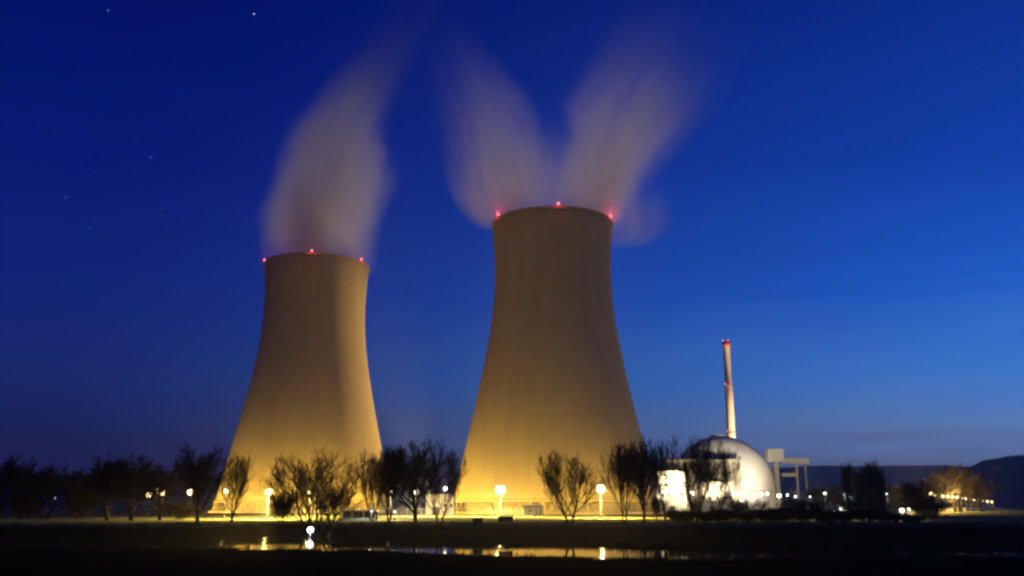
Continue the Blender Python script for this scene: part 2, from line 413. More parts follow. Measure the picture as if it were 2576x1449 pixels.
# ---------------------------------------------------------------- steam plumes
def steam_material(name, zs, rows, dens, seed):
    """rows: (z, cx, radius, amount) in the plume's own metres"""
    z0, z1 = zs
    m = bpy.data.materials.new(name); m.use_nodes = True
    t = m.node_tree; t.nodes.clear()
    def nd(k, **a):
        n = t.nodes.new(k)
        for x, y in a.items(): setattr(n, x, y)
        return n
    def mt(op, a, b=None, c=None, clamp=False):
        n = nd('ShaderNodeMath', operation=op); n.use_clamp = clamp
        for i, v in enumerate((a, b, c)):
            if v is None: continue
            if isinstance(v, (int, float)): n.inputs[i].default_value = v
            else: t.links.new(v, n.inputs[i])
        return n.outputs[0]
    co = nd('ShaderNodeTexCoord'); s = nd('ShaderNodeSeparateXYZ'); t.links.new(co.outputs['Object'], s.inputs[0])
    zn = mt('DIVIDE', mt('SUBTRACT', s.outputs['Z'], z0), z1-z0, clamp=True)
    def curve(vals):
        n = nd('ShaderNodeFloatCurve'); cu = n.mapping.curves[0]
        pts = [((z-z0)/(z1-z0), v) for z, v in vals]
        while len(cu.points) < len(pts): cu.points.new(.5, .5)
        for p, q in zip(cu.points, pts): p.location = q
        n.mapping.update(); t.links.new(zn, n.inputs['Value'])
        return n.outputs[0]
    cx = mt('MULTIPLY_ADD', curve([(r[0], r[1]/300+.5) for r in rows]), 300.0, -150.0)
    rad = mt('MULTIPLY', curve([(r[0], r[2]/100) for r in rows]), 100.0)
    amp = curve([(r[0], r[3]) for r in rows])
    # soft wisps drawn out along the rise
    u0 = mt('DIVIDE', mt('SUBTRACT', s.outputs['X'], cx), rad); v0 = mt('DIVIDE', s.outputs['Y'], rad)
    fl = nd('ShaderNodeCombineXYZ')
    for i_, q_ in enumerate((u0, v0, s.outputs['Z'])): t.links.new(q_, fl.inputs[i_])
    def nz_(scale, loc, detail):
        mp_ = nd('ShaderNodeMapping'); mp_.inputs['Scale'].default_value = scale; mp_.inputs['Location'].default_value = loc
        t.links.new(fl.outputs[0], mp_.inputs[0])
        n1 = nd('ShaderNodeTexNoise'); n1.inputs['Scale'].default_value = 1.0; n1.inputs['Detail'].default_value = detail
        t.links.new(mp_.outputs[0], n1.inputs['Vector'])
        return n1.outputs['Fac']
    na = nz_((.7, .7, .012), (seed, seed*2, 0), 3); nb = nz_((2.0, 2.0, .011), (seed*3, seed, 4), 4)
    wob = mt('MULTIPLY', mt('SUBTRACT', na, .5), mt('MULTIPLY', rad, 1.25))
    dx = mt('ADD', mt('SUBTRACT', s.outputs['X'], cx), wob)
    d2 = mt('ADD', mt('MULTIPLY', dx, dx), mt('MULTIPLY', s.outputs['Y'], s.outputs['Y']))
    q = mt('SUBTRACT', 1.0, mt('DIVIDE', d2, mt('MULTIPLY', rad, rad)), clamp=True)
    body = mt('POWER', q, 1.6)
    wis = mt('MAXIMUM', mt('MULTIPLY_ADD', nb, 5.2, -1.5), .35)
    den = mt('MULTIPLY', mt('MULTIPLY', mt('MULTIPLY', body, wis), amp), dens)
    v = nd('ShaderNodeVolumePrincipled'); v.inputs['Color'].default_value = (.97, .93, .90, 1); v.inputs['Anisotropy'].default_value = .25
    t.links.new(den, v.inputs['Density'])
    o = nd('ShaderNodeOutputMaterial'); t.links.new(v.outputs[0], o.inputs['Volume'])
    m.cycles.volume_step_rate = .6
    return m
def steam_lobe(name, tower, rows_px, dens, seed, parent, y_off=0.0, squash=1.0):
    rows = []
    for py, l, r, a in rows_px:
        p0, p1 = P(l, py, tower.y), P(r, py, tower.y)
        rows.append(((p0.z+p1.z)/2, (p0.x+p1.x)/2-tower.x, abs(p1.x-p0.x)/2, a))
    rows.sort()
    mb = MB(); n = 28; zs = (rows[0][0], rows[-1][0])
    K = 26
    for i in range(K+1):
        z = zs[0]+(zs[1]-zs[0])*i/K
        cx = lin_i([(r[0], r[1]) for r in rows], z); rd = lin_i([(r[0], r[2]) for r in rows], z)*1.06
        for k in range(n):
            a = 2*math.pi*k/n; mb.v.append((cx+rd*math.cos(a), rd*math.sin(a), z))
    for i in range(K):
        for k in range(n):
            k2 = (k+1) % n; mb.f.append((i*n+k, i*n+k2, (i+1)*n+k2, (i+1)*n+k))
    mb.f.append(tuple(range(n))[::-1]); mb.f.append(tuple(K*n+k for k in range(n)))
    o = mb.build(name, steam_material(name, zs, rows, dens, seed), parent)
    if parent is None: o.location = (tower.x, tower.y+y_off, 0)
    else: o.location = (0, y_off, 0)
    return o
p1 = steam_lobe('steam_plume', TL, [(676, 662, 938, .7), (640, 658, 942, .95), (600, 650, 952, 1.0), (540, 646, 972, 1.0), (470, 655, 995, .90), (400, 675, 1010, .74), (330, 712, 1012, .58), (260, 765, 1035, .42), (190, 822, 1065, .27), (120, 880, 1105, .14), (50, 930, 1150, .06), (-20, 980, 1190, .02)], .056, 3.1, None)
tag(p1, 'pale steam plume leaning right as it rises from the left tower', 'steam plume', 'steam plumes over the towers')
p2 = thing('steam_plume', 'forked steam plume, two lobes parting above the right tower', 'steam plume', (TR.x, TR.y, 0), 0, 'steam plumes over the towers')
steam_lobe('steam_lobe', TR, [(580, 1205, 1340, .4), (560, 1180, 1370, .9), (520, 1148, 1385, 1.0), (470, 1128, 1390, .88), (410, 1116, 1380, .62), (340, 1106, 1360, .40), (280, 1090, 1345, .23), (200, 1075, 1285, .11), (120, 1060, 1230, .045), (40, 1045, 1190, .012)], .036, 7.7, p2, -6)
steam_lobe('steam_lobe', TR, [(578, 1405, 1570, .5), (550, 1385, 1605, .9), (510, 1385, 1628, 1.0), (460, 1385, 1652, .95), (400, 1392, 1690, .76), (340, 1405, 1745, .50), (280, 1385, 1805, .28), (220, 1425, 1850, .15), (150, 1470, 1895, .07), (80, 1505, 1940, .028), (10, 1540, 1980, .008)], .050, 1.3, p2, -4)
steam_lobe('downwash_wisp', TR, [(622, 1530, 1600, .1), (600, 1505, 1660, .5), (570, 1480, 1690, .5), (530, 1470, 1690, .32), (470, 1480, 1690, .0)], .04, 5.2, p2, 0)
steam_lobe('mouth_mist', TR, [(580, 1230, 1548, 1.0), (530, 1205, 1580, 1.0), (490, 1195, 1600, .85), (440, 1195, 1610, .55), (390, 1210, 1600, .28), (310, 1240, 1590, .0)], .02, 9.2, p2, 0)

# floodlights at the feet of the towers, hidden by the fence, one behind the right tower, and unseen spots added to light the steam
for tw, angs in ((TL, ((-62, 1.0), (-34, 1.1), (-6, 1.15), (22, 1.1), (50, 1.0))), (TR, ((-72, 1.45), (-44, 1.05), (-16, .75), (12, .55), (40, .42)))):
    for ang, k_ in angs:
        an = R(-90+ang)
        light('SPOT', 'tower_floodlight', (tw.x+66*math.cos(an), tw.y+66*math.sin(an), 4.0), SOD, 56000*k_, .5, aim=(tw.x+45*math.cos(an), tw.y+45*math.sin(an), 14), cone=150, blend=1)
light('SPOT', 'unseen_floodlight', (45, 575, 14), (1.0, .62, .18), 1.7e6, 1.0, aim=(-100, 500, 78), cone=50, blend=.8)
STEAM = (1.0, .80, .44)  # tint of the spots far behind the towers, added to brighten the plumes
light('SPOT', 'unseen_floodlight', (-92, 1050, 14), STEAM, 4.6e6, 1.0, aim=(-108, 513, 190), cone=15, blend=1)
light('SPOT', 'unseen_floodlight', (-150, 790, 14), STEAM, 0.7e6, 1.0, aim=(-108, 513, 200), cone=24, blend=1)
light('SPOT', 'unseen_floodlight', (48, 960, 14), STEAM, 4.9e6, 1.0, aim=(32, 433, 190), cone=17, blend=1)
light('SPOT', 'unseen_floodlight', (-8, 960, 14), STEAM, 2.4e6, 1.0, aim=(2, 433, 185), cone=17, blend=1)

# ---------------------------------------------------------------- lamps
def lamp_proto(kind, globe_r, h):
    """a pole with collar, a globe and a cap; returned unlinked data for reuse"""
    pole = MB(); pole.tube([(0,0,-.2), (0,0,.9), (0,0,.95), (0,0,h-globe_r)], [.13, .13, .08, .06], 8)
    col = MB(); col.tube([(0,0,h-globe_r-.12), (0,0,h-globe_r+.1)], [.22, .30], 10)
    gl = MB(); gl.ball((0,0,h), globe_r, 18, 12)
    cap = MB(); cap.lathe([(globe_r*.62, h+globe_r*.80), (globe_r*.5, h+globe_r*.98), (.02, h+globe_r*1.12)], 14)
    return pole.mesh('pole', True), col.mesh('collar'), gl.mesh('globe', True), cap.mesh('cap', True)
_protos = {}
def yard_lamp(px, py, Y, label, globe_r=.55, kind='lamp_warm', power=0, col=(1.0, .69, .17), cat='lamp', group='lamps on posts in the plant yard', base=None, name='yard_lamp', side=-1):
    p = P(px, py, Y); gz = 2.0 if base is None else base
    h = round(p.z-gz, 1)
    key = (kind, globe_r, h)
    if key not in _protos:
        ms = lamp_proto(kind, globe_r, h)
        for m_, k_ in zip(ms, ('pole', 'pole', kind, 'pole')): m_.materials.append(M[k_])
        _protos[key] = ms
    t = thing(name, label, cat, (p.x, p.y, gz), 0, group)
    parts = {}
    for m_, n_ in zip(_protos[key], ('pole', 'collar', 'globe', 'cap')):
        o = bpy.data.objects.new(n_, m_); C.objects.link(o); o.parent = t; parts[n_] = o
    parts['cap'].parent = parts['globe']
    if power:
        v = Vector((0, side*(globe_r+.35), h))
        if side > 1: light('SPOT', 'lamp_light', v, col, power, .25, t, aim=v+Vector((-.15, 1, .15)), cone=84, blend=.8)
        else: light('POINT', 'lamp_light', v, col, power*(.09 if side < 0 else 1), .25, t)
        if side < 0: light('SPOT', 'lamp_light', v, col, power*2.4, .25, t, aim=v+Vector((0, -.12, -1)), cone=172, blend=.25)
    return t
PW = 110000
YARD = (1.0, .72, .26)
yard_lamp(375, 1245, 270, 'lowest lamp of the three clustered at the far left', 0.78, power=300)
yard_lamp(398, 1235, 275, 'middle lamp of the three clustered at the far left', 0.82, power=300)
yard_lamp(410, 1241, 268, 'right lamp of the three clustered at the far left', 0.7, power=300)
yard_lamp(481, 1237, 262, 'warm lamp alone left of the tall dark tree', 0.95, power=900)
yard_lamp(569, 1236, 240, 'lamp at the left foot of the left tower, beside the tall dark tree', 0.62, power=5000)
yard_lamp(676, 1237, 238, 'large warm lamp above the small round bush, before the left tower', 0.8, power=100000)
yard_lamp(780, 1240, 300, 'lamp shining through the big fan shaped tree', 0.75, power=90000)
yard_lamp(984, 1236, 228, 'small lamp among dark trees right of the left tower', 0.36, 'lamp_mid', power=9000, col=WARM)
yard_lamp(1047, 1236, 300, 'white lamp between the two towers, left of the pump house', 0.95, 'lamp_mid', power=45000, col=WARM)
yard_lamp(1120, 1229, 322, 'bright lamp over the pump house, at the right tower left foot', 0.8, 'lamp_mid', power=36000, col=(1, .72, .30), side=1)
yard_lamp(1259, 1232, 300, 'largest brightest lamp, before the left half of the right tower', 1.55, power=120000)
yard_lamp(1511, 1229, 262, 'large bright lamp before the right half of the right tower', 1.2, power=85000)
yard_lamp(993, 1287, 214, 'tiny low lamp between the dark trunks right of the left tower', .2, 'lamp_mid', power=500, col=WARM)
# around the reactor building
RG = 'lamps around the reactor building'
yard_lamp(1858, 1241, 430, 'tall warm lamp at the right end of the white annex', 0.95, 'lamp_mid', power=1500, col=WARM, group=RG)
yard_lamp(1866, 1257, 425, 'low warm lamp just beneath the annex corner lamp', 0.7, 'lamp_mid', power=800, col=WARM, group=RG)
yard_lamp(1914, 1243, 440, 'warm lamp before the dome, left of a close pair', 0.85, 'lamp_mid', power=2500, col=(1, .88, .66), group=RG)
yard_lamp(1930, 1242, 445, 'warm lamp before the dome edge, right of a close pair', 0.7, 'lamp_mid', power=1800, col=(1, .88, .66), group=RG)
yard_lamp(1960, 1247, 440, 'yellowish lamp at the foot of the thick gantry column', 0.9, 'lamp_mid', power=1500, col=WARM, group=RG)
yard_lamp(1981, 1245, 450, 'small pale lamp under the gantry, nearer its thick column', 0.42, 'lamp_mid', power=700, col=WARM, group=RG)
yard_lamp(2001, 1249, 450, 'small pale lamp under the gantry, nearer its thin legs', 0.42, 'lamp_mid', power=700, col=WARM, group=RG)
yard_lamp(2038, 1250, 450, 'small white lamp just right of the gantry', .42, 'lamp_cool', power=900, col=COOL, group=RG)
EG = 'cool white lamps on the dark right side'
yard_lamp(2075, 1241, 420, 'bright greenish white lamp midway between gantry and poplar', 0.6, 'lamp_cool', power=2200, col=COOL, group=EG)
yard_lamp(2125, 1244, 420, 'greenish white lamp at the foot of the thin poplar', 0.5, 'lamp_cool', power=1500, col=COOL, group=EG)
yard_lamp(2138, 1250, 425, 'dimmer lamp close right of the thin poplar', 0.4, 'lamp_cool', power=900, col=COOL, group=EG)
yard_lamp(2231, 1243, 420, 'small cool lamp right of the broad poplar', 0.4, 'lamp_cool', power=1500, col=COOL, group=EG)
yard_lamp(2099, 1287, 216, 'low lamp by the bushes, left of the low pair', .34, 'lamp_cool', power=900, col=COOL, group=EG)
yard_lamp(2115, 1280, 216, 'low lamp by the bushes, right of the low pair', .34, 'lamp_cool', power=900, col=COOL, group=EG)
yard_lamp(2269, 1284, 216, 'low bright white lamp, left of two beside the right hand dark tree', .5, 'lamp_mid', power=900, col=COOL, group=EG)
yard_lamp(2287, 1281, 216, 'low white lamp, right of two beside the right hand dark tree', .36, 'lamp_mid', power=500, col=COOL, group=EG)
yard_lamp(138, 1253, 330, 'faint lamp alone in the dark trees at far left', .32, 'lamp_dim', group='lamps on posts in the plant yard')
# white light on the shore and its post
sl = yard_lamp(781, 1333, YW(1351), 'dazzling white lamp on a short post at the water edge', .46, 'lamp_white', power=1500, col=(.9, .94, 1), group=None, base=0.0, name='shore_lamp')

# row of street lamps receding on the right
k = 0
ROW = [(2341, 1241), (2353, 1246), (2372, 1248), (2384, 1249), (2396, 1250), (2407, 1251), (2418, 1252.5), (2429, 1254), (2440, 1255.5), (2451, 1257), (2462, 1258.5), (2473, 1260), (2484, 1261.3), (2495, 1262.5)]
NTH = ['first', 'second', 'third', 'fourth', 'fifth', 'sixth', 'seventh', 'eighth', 'ninth', 'tenth', 'eleventh', 'twelfth', 'thirteenth', 'last']
for k, (px, py) in enumerate(ROW):
    Y = (10.5-CAM_H)*F_PX/(HZ-py)*.972
    yard_lamp(px, py, Y, f'{NTH[k]} street lamp from the left in the receding row by the right hill', round(.3+.0008*Y, 2), 'lamp_street', power=12000+30*Y, group='street lamps receding on the right', name='street_lamp', side=1)

# ---------------------------------------------------------------- reactor building, chimney, annexes, gantry
def reactor():
    Y = 560.0; c = P(1817, 1226, Y); r = 31.2
    t = thing('reactor_building', 'white domed reactor building at the right, lit by floodlights', 'reactor building', (c.x, Y, 2))
    zc = c.z-2-2.0
    prof = [(r, -.5), (r, zc)] + [(max(.02, r*math.cos(math.pi/2*i/26)), zc+(r*1.035)*math.sin(math.pi/2*i/26)) for i in range(1, 27)]
    d = MB(); d.lathe(prof, 96); d.build('dome', M['dome'], t, True)
    rb = MB(); rb.lathe([(r+.05, zc-1.2), (r+.7, zc-1.2), (r+.7, zc-.2), (r+.05, zc-.2)], 96, close=True); rb.build('collar_band', M['gantry'], t)
    wk = MB(); tz = zc+r*1.035
    wk.lathe([(5.2, tz-.55), (5.4, tz-.55), (5.4, tz+.9), (5.2, tz+.9)], 32, close=True)
    for q in range(12):
        a = 2*math.pi*q/12; wk.tube([(5.3*math.cos(a), 5.3*math.sin(a), tz-1), (5.3*math.cos(a), 5.3*math.sin(a), tz+.9)], [.06, .06], 5)
    wk.build('top_railing', M['metal'], t)
reactor()
def chimney():
    b = P(1843, 1090, 640); H = 119.5-2
    t = thing('chimney', 'tall slim exhaust chimney standing behind the dome', 'chimney', (152.6, 640, 2))
    s = MB(); s.lathe([(3.2, -.3), (3.0, 30), (2.75, 60), (2.75, 86), (2.5, 86.1), (2.35, H-3.5)], 32); s.build('shaft', M['chimney'], t, True)
    for z, r, n in ((86.0, 3.3, 'platform'), (53, 3.6, 'platform')):
        p = MB(); p.lathe([(2.7, z-.4), (r, z-.4), (r, z), (2.7, z)], 32, close=True)
        for q in range(14):
            a = 2*math.pi*q/14; p.tube([((r-.1)*math.cos(a), (r-.1)*math.sin(a), z), ((r-.1)*math.cos(a), (r-.1)*math.sin(a), z+1.1)], [.05, .05], 4)
        p.lathe([(r-.16, z+1.02), (r-.04, z+1.02), (r-.04, z+1.12), (r-.16, z+1.12)], 32, close=True)
        p.build(n, M['metal'], t)
    c = MB(); c.lathe([(2.35, H-3.5), (2.9, H-3.2), (2.9, H), (2.2, H), (2.2, H-3.4)], 32); c.build('mouth_collar', M['chimred'], t, True)
    for z in (H+.5, 87.2, 54.2):
        for a in (-60, 20):
            an = R(-90+a); rr_ = 2.7 if z > 100 else 3.2
            l = MB(); l.ball((rr_*math.cos(an), rr_*math.sin(an), z), .42, 10, 6); l.build('warning_light', M['lamp_red'], t, True)
        light('POINT', 'warning_glow', (0, -5.2, z), (1, .12, .1), 22, .4, t)
chimney()
light('SPOT', 'chimney_floodlight', (196, 575, 10), (1, .72, .38), 1.6e6, .6, aim=(152.6, 640, 96), cone=62, blend=.6)

def block(name, label, x0, x1, ytop, Y, depth, m, cat='building', windows=(), door=None, parapet=.6, ybase=None, group=None):
    a, b = P(x0, ytop, Y), P(x1, ytop, Y)
    cx, wd, h = (a.x+b.x)/2, b.x-a.x, a.z-2
    t = thing(name, label, cat, (cx, Y, 2), 0, group)
    wl_ = MB(); wl_.box(-wd/2, wd/2, 0, depth, -.4, h-.25); wl_.build('wall', m, t)
    rf = MB(); rf.box(-wd/2-.25, wd/2+.25, -.25, depth+.25, h-.25, h); 
    for bx in ((-wd/2, wd/2, 0, .3), (-wd/2, wd/2, depth-.3, depth), (-wd/2, -wd/2+.3, .3, depth-.3), (wd/2-.3, wd/2, .3, depth-.3)): rf.box(*bx, h, h+parapet)
    rf.build('roof', M['gantry'], t)
    for (u, z, ww, hh, lit) in windows:
        x = -wd/2+u*wd
        fr = MB()
        fr.box(x-ww/2-.12, x+ww/2+.12, -.08, -.003, z-.12, z); fr.box(x-ww/2-.12, x+ww/2+.12, -.08, -.003, z+hh, z+hh+.12)
        fr.box(x-ww/2-.12, x-ww/2, -.08, -.003, z, z+hh); fr.box(x+ww/2, x+ww/2+.12, -.08, -.003, z, z+hh)
        f = fr.build('window', M['metal'], t)
        pn = MB(); pn.box(x-ww/2, x+ww/2, -.04, -.002, z, z+hh); pn.build('pane', M['window_lit'] if lit else M['dark'], f)
    if door:
        u, ww, hh = door; x = -wd/2+u*wd
        d = MB(); d.box(x-ww/2, x+ww/2, -.06, -.003, 0, hh); d.build('door', M['dark'], t)
    return t, wd, h
block('annex_building', 'bright white annex left of the dome, tallest of the overlit blocks', 1652, 1724, 1187, 505, 14, M['wall'], windows=[(u, z, 1.3, 1.1, False) for u in (.15, .38, .62, .85) for z in (9, 14)], door=(.5, 3, 3.4))
block('annex_building', 'low white annex before the dome, with overlit flat front', 1758, 1846, 1214, 492, 12, M['wall'], windows=[(u, 7, 1.6, 1.2, False) for u in (.12, .3, .5, .7, .88)], door=(.35, 3, 3.2))
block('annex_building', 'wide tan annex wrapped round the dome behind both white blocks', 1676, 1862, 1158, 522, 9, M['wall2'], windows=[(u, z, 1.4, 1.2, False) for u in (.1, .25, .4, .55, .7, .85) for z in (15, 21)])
for px, py, Y, pw, nm, r_ in ((1712, 1216, 490, 160000, 'overlit floodlight before the tallest white annex', 1.5), (1824, 1228, 478, 110000, 'overlit floodlight before the low white annex', 1.5), (1668, 1238, 488, 60000, 'floodlight at the left corner of the tallest white annex', .9), (1742, 1240, 486, 50000, 'floodlight between the two white annexes', 1.1)):
    yard_lamp(px, py, Y, nm, r_, 'lamp_mid', power=pw*.8, col=(1, .80, .46), group=RG, side=2)
light('SPOT', 'dome_floodlight', P(1925, 1244, 455), (1, .86, .60), 4.4e5, .6, aim=(126, 530, 22), cone=36, blend=.7)

def gantry():
    Y = 545.0
    o = P(1960, 1226, Y)
    t = thing('gantry', 'pale concrete gantry frame with a box head, right of the dome', 'gantry', (o.x, Y, 2))
    def bx(name, x0, x1, y0, y1, d0, d1, m='gantry'):
        a, b = P(x0, y0, Y), P(x1, y1, Y)
        q = MB(); q.box(a.x-o.x, b.x-o.x, d0, d1, b.z-2, a.z-2); return q.build(name, M[m], t)
    bx('head_box', 1929, 1969, 1130, 1162, -3.0, 5.5, 'wall')
    g = P(1950, 1162, Y)
    bx('column', 1948, 1968, 1162.05, 1296, 0, 4)
    bx('beam', 1968.05, 2036, 1152, 1166, .2, 3.2)
    bx('column', 2006, 2012, 1166.05, 1296, .4, 1.6)
    bx('column', 2027, 2036, 1166.05, 1296, .3, 2.8)
    bx('cross_beam', 1968.05, 2005.95, 1190, 1199, .5, 2.5)
    rl_ = MB()
    a, b = P(1970, 1152, Y), P(2035, 1152, Y)
    for q in range(9):
        x = a.x+(b.x-a.x)*q/8-o.x; rl_.tube([(x, .4, a.z-2), (x, .4, a.z-.9)], [.05, .05], 4)
    rl_.tube([(a.x-o.x, .4, a.z-.92), (b.x-o.x, .4, a.z-.92)], [.06, .06], 5)
    rl_.build('railing', M['metal'], t)
gantry()
light('SPOT', 'gantry_floodlight', P(1981, 1246, 448), (1, .95, .80), 2.2e5, .5, aim=(160, 545, 20), cone=40, blend=.7)

# pump house between the towers
t, wd, h = block('pump_house', 'small lit pump house with pale roof edge between the towers', 1072, 1142, 1247, 345, 8, M['wall'], windows=[(.7, 3, 1.2, 1, False), (.9, 3, 1.2, 1, False)], door=(.35, 2.6, 3))
st = MB()
for i in range(9): st.box(wd/2-3.2+i*.32, wd/2-2.9+i*.32, -1.4, -.3, i*.4-.1, i*.4+.06)
st.tube([(wd/2-3.2, -1.4, 1), (wd/2-.4, -1.4, 4.4)], [.05, .05], 5); st.build('stairs', M['metal'], t)
block('hut', 'small white lit hut beneath the brightest lamp', 1338-20, 1338+28, 1275, 320, 4, M['wall'], windows=[(.3, 1.2, .9, .9, False)], door=(.75, 1, 2.1))
# open shelter with three dark bays
def shelter():
    Y = 215.0; a, b = P(856, 1283, Y), P(944, 1283, Y); wd = b.x-a.x; h = a.z-2
    t = thing('shelter', 'low flat roofed shelter with dark bays by the left tower right foot', 'shelter', ((a.x+b.x)/2, Y, 2))
    r = MB(); r.box(-wd/2-.2, wd/2+.2, -.4, 4.2, h-.28, h); r.build('roof', M['wall'], t)
    bw = MB(); bw.box(-wd/2, wd/2, 3.7, 3.9, -.2, h-.28); bw.build('back_wall', M['rust'], t)
    for i in range(4):
        x = -wd/2+.1+(wd-.2)*i/3; p = MB(); p.box(x-.12, x+.12, .1, .34, -.2, h-.28); p.build('post', M['wall'], t)
    f = MB(); f.box(-wd/2, wd/2, -.02, .06, 0, .55); f.build('front_board', M['wall'], t)
shelter()
yard_lamp(935, 1286, 212, 'small greenish lamp at the right end of the low shelter', .22, 'lamp_cool', power=300, col=COOL, group=None)
# dark hut and board on the crest of the bank
def bank_hut():
    Y = 164.0; a, b = P(1187, 1303, Y), P(1216, 1303, Y); wd = b.x-a.x; h = a.z-1.9
    t = thing('bank_hut', 'squat dark hut with sloping sides on the bank crest', 'hut', ((a.x+b.x)/2, Y, 1.9))
    m = MB(); k = wd/2
    m.v = [(-k*1.05,0,-.3),(k*1.1,0,-.3),(k*1.1,1.8,-.3),(-k*1.05,1.8,-.3),(-k*.8,.1,h-.12),(k*.8,.1,h-.12),(k*.8,1.7,h-.12),(-k*.8,1.7,h-.12)]
    m.f = [(0,3,2,1),(4,5,6,7),(0,1,5,4),(1,2,6,5),(2,3,7,6),(3,0,4,7)]; m.build('body', M['rust'], t)
    r = MB(); r.box(-k*.95, k*.95, -.05, 1.9, h-.12, h); r.build('roof', M['rust'], t)
bank_hut()
def board():
    Y = 163.0; a, b = P(1253, 1299, Y), P(1290, 1299, Y); wd = b.x-a.x; h = a.z-1.9
    t = thing('notice_board', 'dark notice board on two legs on the bank crest', 'notice board', ((a.x+b.x)/2, Y, 1.9))
    p = MB(); p.box(-wd/2, wd/2, 0, .1, .55, h-.08); p.build('panel', M['rust'], t)
    c = MB(); c.box(-wd/2-.08, wd/2+.08, -.08, .2, h-.08, h); c.build('top_cap', M['metal'], t)
    for x in (-wd*.3, wd*.3):
        l = MB(); l.box(x-.07, x+.07, .101, .22, -.3, h-.1); l.build('leg', M['rust'], t)
board()
# perimeter fence of the plant, with posts
def fence():
    pts = [P(600+i*(1660-600)/90, 1290, 300) for i in range(91)]
    t = thing('fence', 'long wire mesh fence in front of both towers', 'fence', (0, 300, 2))
    for i, p in enumerate(pts):
        q = MB(); q.box(p.x-.05, p.x+.05, -.05, .05, -.2, 2.5); q.build('post', M['metal'], t)
    r = MB()
    for z in (.5, 1.1, 1.7, 2.4): r.box(pts[0].x, pts[-1].x, -.095, -.055, z-.025, z+.025)
    r.build('rails', M['metal'], t)
fence()
# lit noise wall along the receding road
a, b = P(2346, 1284, 345), P(2545, 1279, 1050)
t = thing('roadside_wall', 'long low lit wall receding under the street lamps at right', 'wall', (a.x, a.y, 2))
d = Vector((b.x-a.x, b.y-a.y, 0)); nx = Vector((d.y, -d.x, 0)).normalized()
q = MB(); s = 40
for i in range(s):
    u0, u1 = i/s, (i+1)/s-.0008
    p0, p1 = d*u0+nx*-9.0, d*u1+nx*-9.0
    bI = len(q.v)
    for p in (p0, p1, p1-nx*.3, p0-nx*.3): q.v.append((p.x, p.y, -.3))
    for p in (p0, p1, p1-nx*.3, p0-nx*.3): q.v.append((p.x, p.y, 2.3))
    q.f += [tuple(bI+i_ for i_ in f) for f in ((0,3,2,1),(4,5,6,7),(0,1,5,4),(1,2,6,5),(2,3,7,6),(3,0,4,7))]
q.build('panels', M['wall2'], t)

# ---------------------------------------------------------------- trees
def grow_tree(seed, H, W, limbs, vase, stems=1, levels=4, kids=(6, 5, 5, 5), twig_r=.055, droop=0.0, clear=.22):
    """bare winter tree: tapered trunk and limbs, then sprays of twigs; W = crown width"""
    rnd = random.Random(seed)
    trunk, crown = MB(), MB()
    def rnd_perp(d):
        v = Vector((rnd.uniform(-1,1), rnd.uniform(-1,1), rnd.uniform(-1,1))); v -= d*v.dot(d)
        return v.normalized() if v.length > 1e-3 else Vector((1,0,0))
    def branch(p, d, L, r, lev):
        n = 4 if lev <= 1 else (3 if lev == 2 else 2)
        pts, rad = [p], [r]
        q, dd = p.copy(), d.copy()
        for i in range(n):
            dd = (dd + rnd_perp(dd)*(.10+.05*lev) + Vector((0,0,(.16-droop) if lev else .05))).normalized()
            q = q + dd*(L/n); pts.append(q.copy()); rad.append(max(twig_r*.5, r*(1-.62*(i+1)/n)))
        (trunk if lev <= 1 else crown).tube(pts, rad, 7 if lev == 0 else (5 if lev == 1 else 3), cap=lev < 1)
        if lev >= levels: return
        k = kids[min(lev, len(kids)-1)]
        for c in range(k):
            t = (clear + (1-clear)*(c+rnd.random()*.6)/k) if lev == 0 else .12+.88*(c+rnd.random()*.8)/k
            t = min(t, 1.0); x = t*n; i = min(int(x), n-1); u = x-i
            bp = pts[i].lerp(pts[i+1], u); br = rad[i]*(1-u)+rad[i+1]*u
            base = (pts[i+1]-pts[i]).normalized()
            az_ = c*2.4+rnd.uniform(-.5, .5)
            if lev == 0:
                side = Vector((math.cos(az_), math.sin(az_), 0)); ang = R(vase)*rnd.uniform(.75, 1.2)
                nd_ = (base*math.cos(ang)+side*math.sin(ang)).normalized()
                nl = (H*(1-clear))*rnd.uniform(.52, .78)*(1-.40*(t-clear)/(1-clear))
            else:
                nd_ = (base+rnd_perp(base)*rnd.uniform(.35, .80)+Vector((0,0,.14))).normalized(); nl = L*rnd.uniform(.40, .62)*(1.15-.35*t)
            branch(bp, nd_, nl, max(twig_r, br*rnd.uniform(.45, .65)), lev+1)
    for s_ in range(stems):
        a = 2*math.pi*s_/max(1, stems)+rnd.random()
        p = Vector((math.cos(a), math.sin(a), 0))*(.35*(stems > 1)) + Vector((0,0,-.3))
        d = Vector((math.cos(a)*.30*(stems > 1), math.sin(a)*.30*(stems > 1), 1)).normalized()
        branch(p, d, H*.62, H*.021/(1+.25*(stems-1)), 0)
    vs = crown.v
    xs = sorted(v[0] for v in vs); zs = sorted(v[2] for v in vs); ysr = sorted(v[1] for v in vs)
    w0 = xs[int(.985*len(xs))]-xs[int(.015*len(xs))]; h0 = zs[int(.997*len(zs))]
    cx = (xs[int(.985*len(xs))]+xs[int(.015*len(xs))])/2
    for mbb in (trunk, crown):
        mbb.v = [((v[0]-cx*min(1, max(0, v[2])/h0))*W/w0, v[1]*W/w0, v[2]*H/h0 if v[2] > 0 else v[2]) for v in mbb.v]
    return trunk.mesh('trunk', True), crown.mesh('crown')
TEMPL = {}
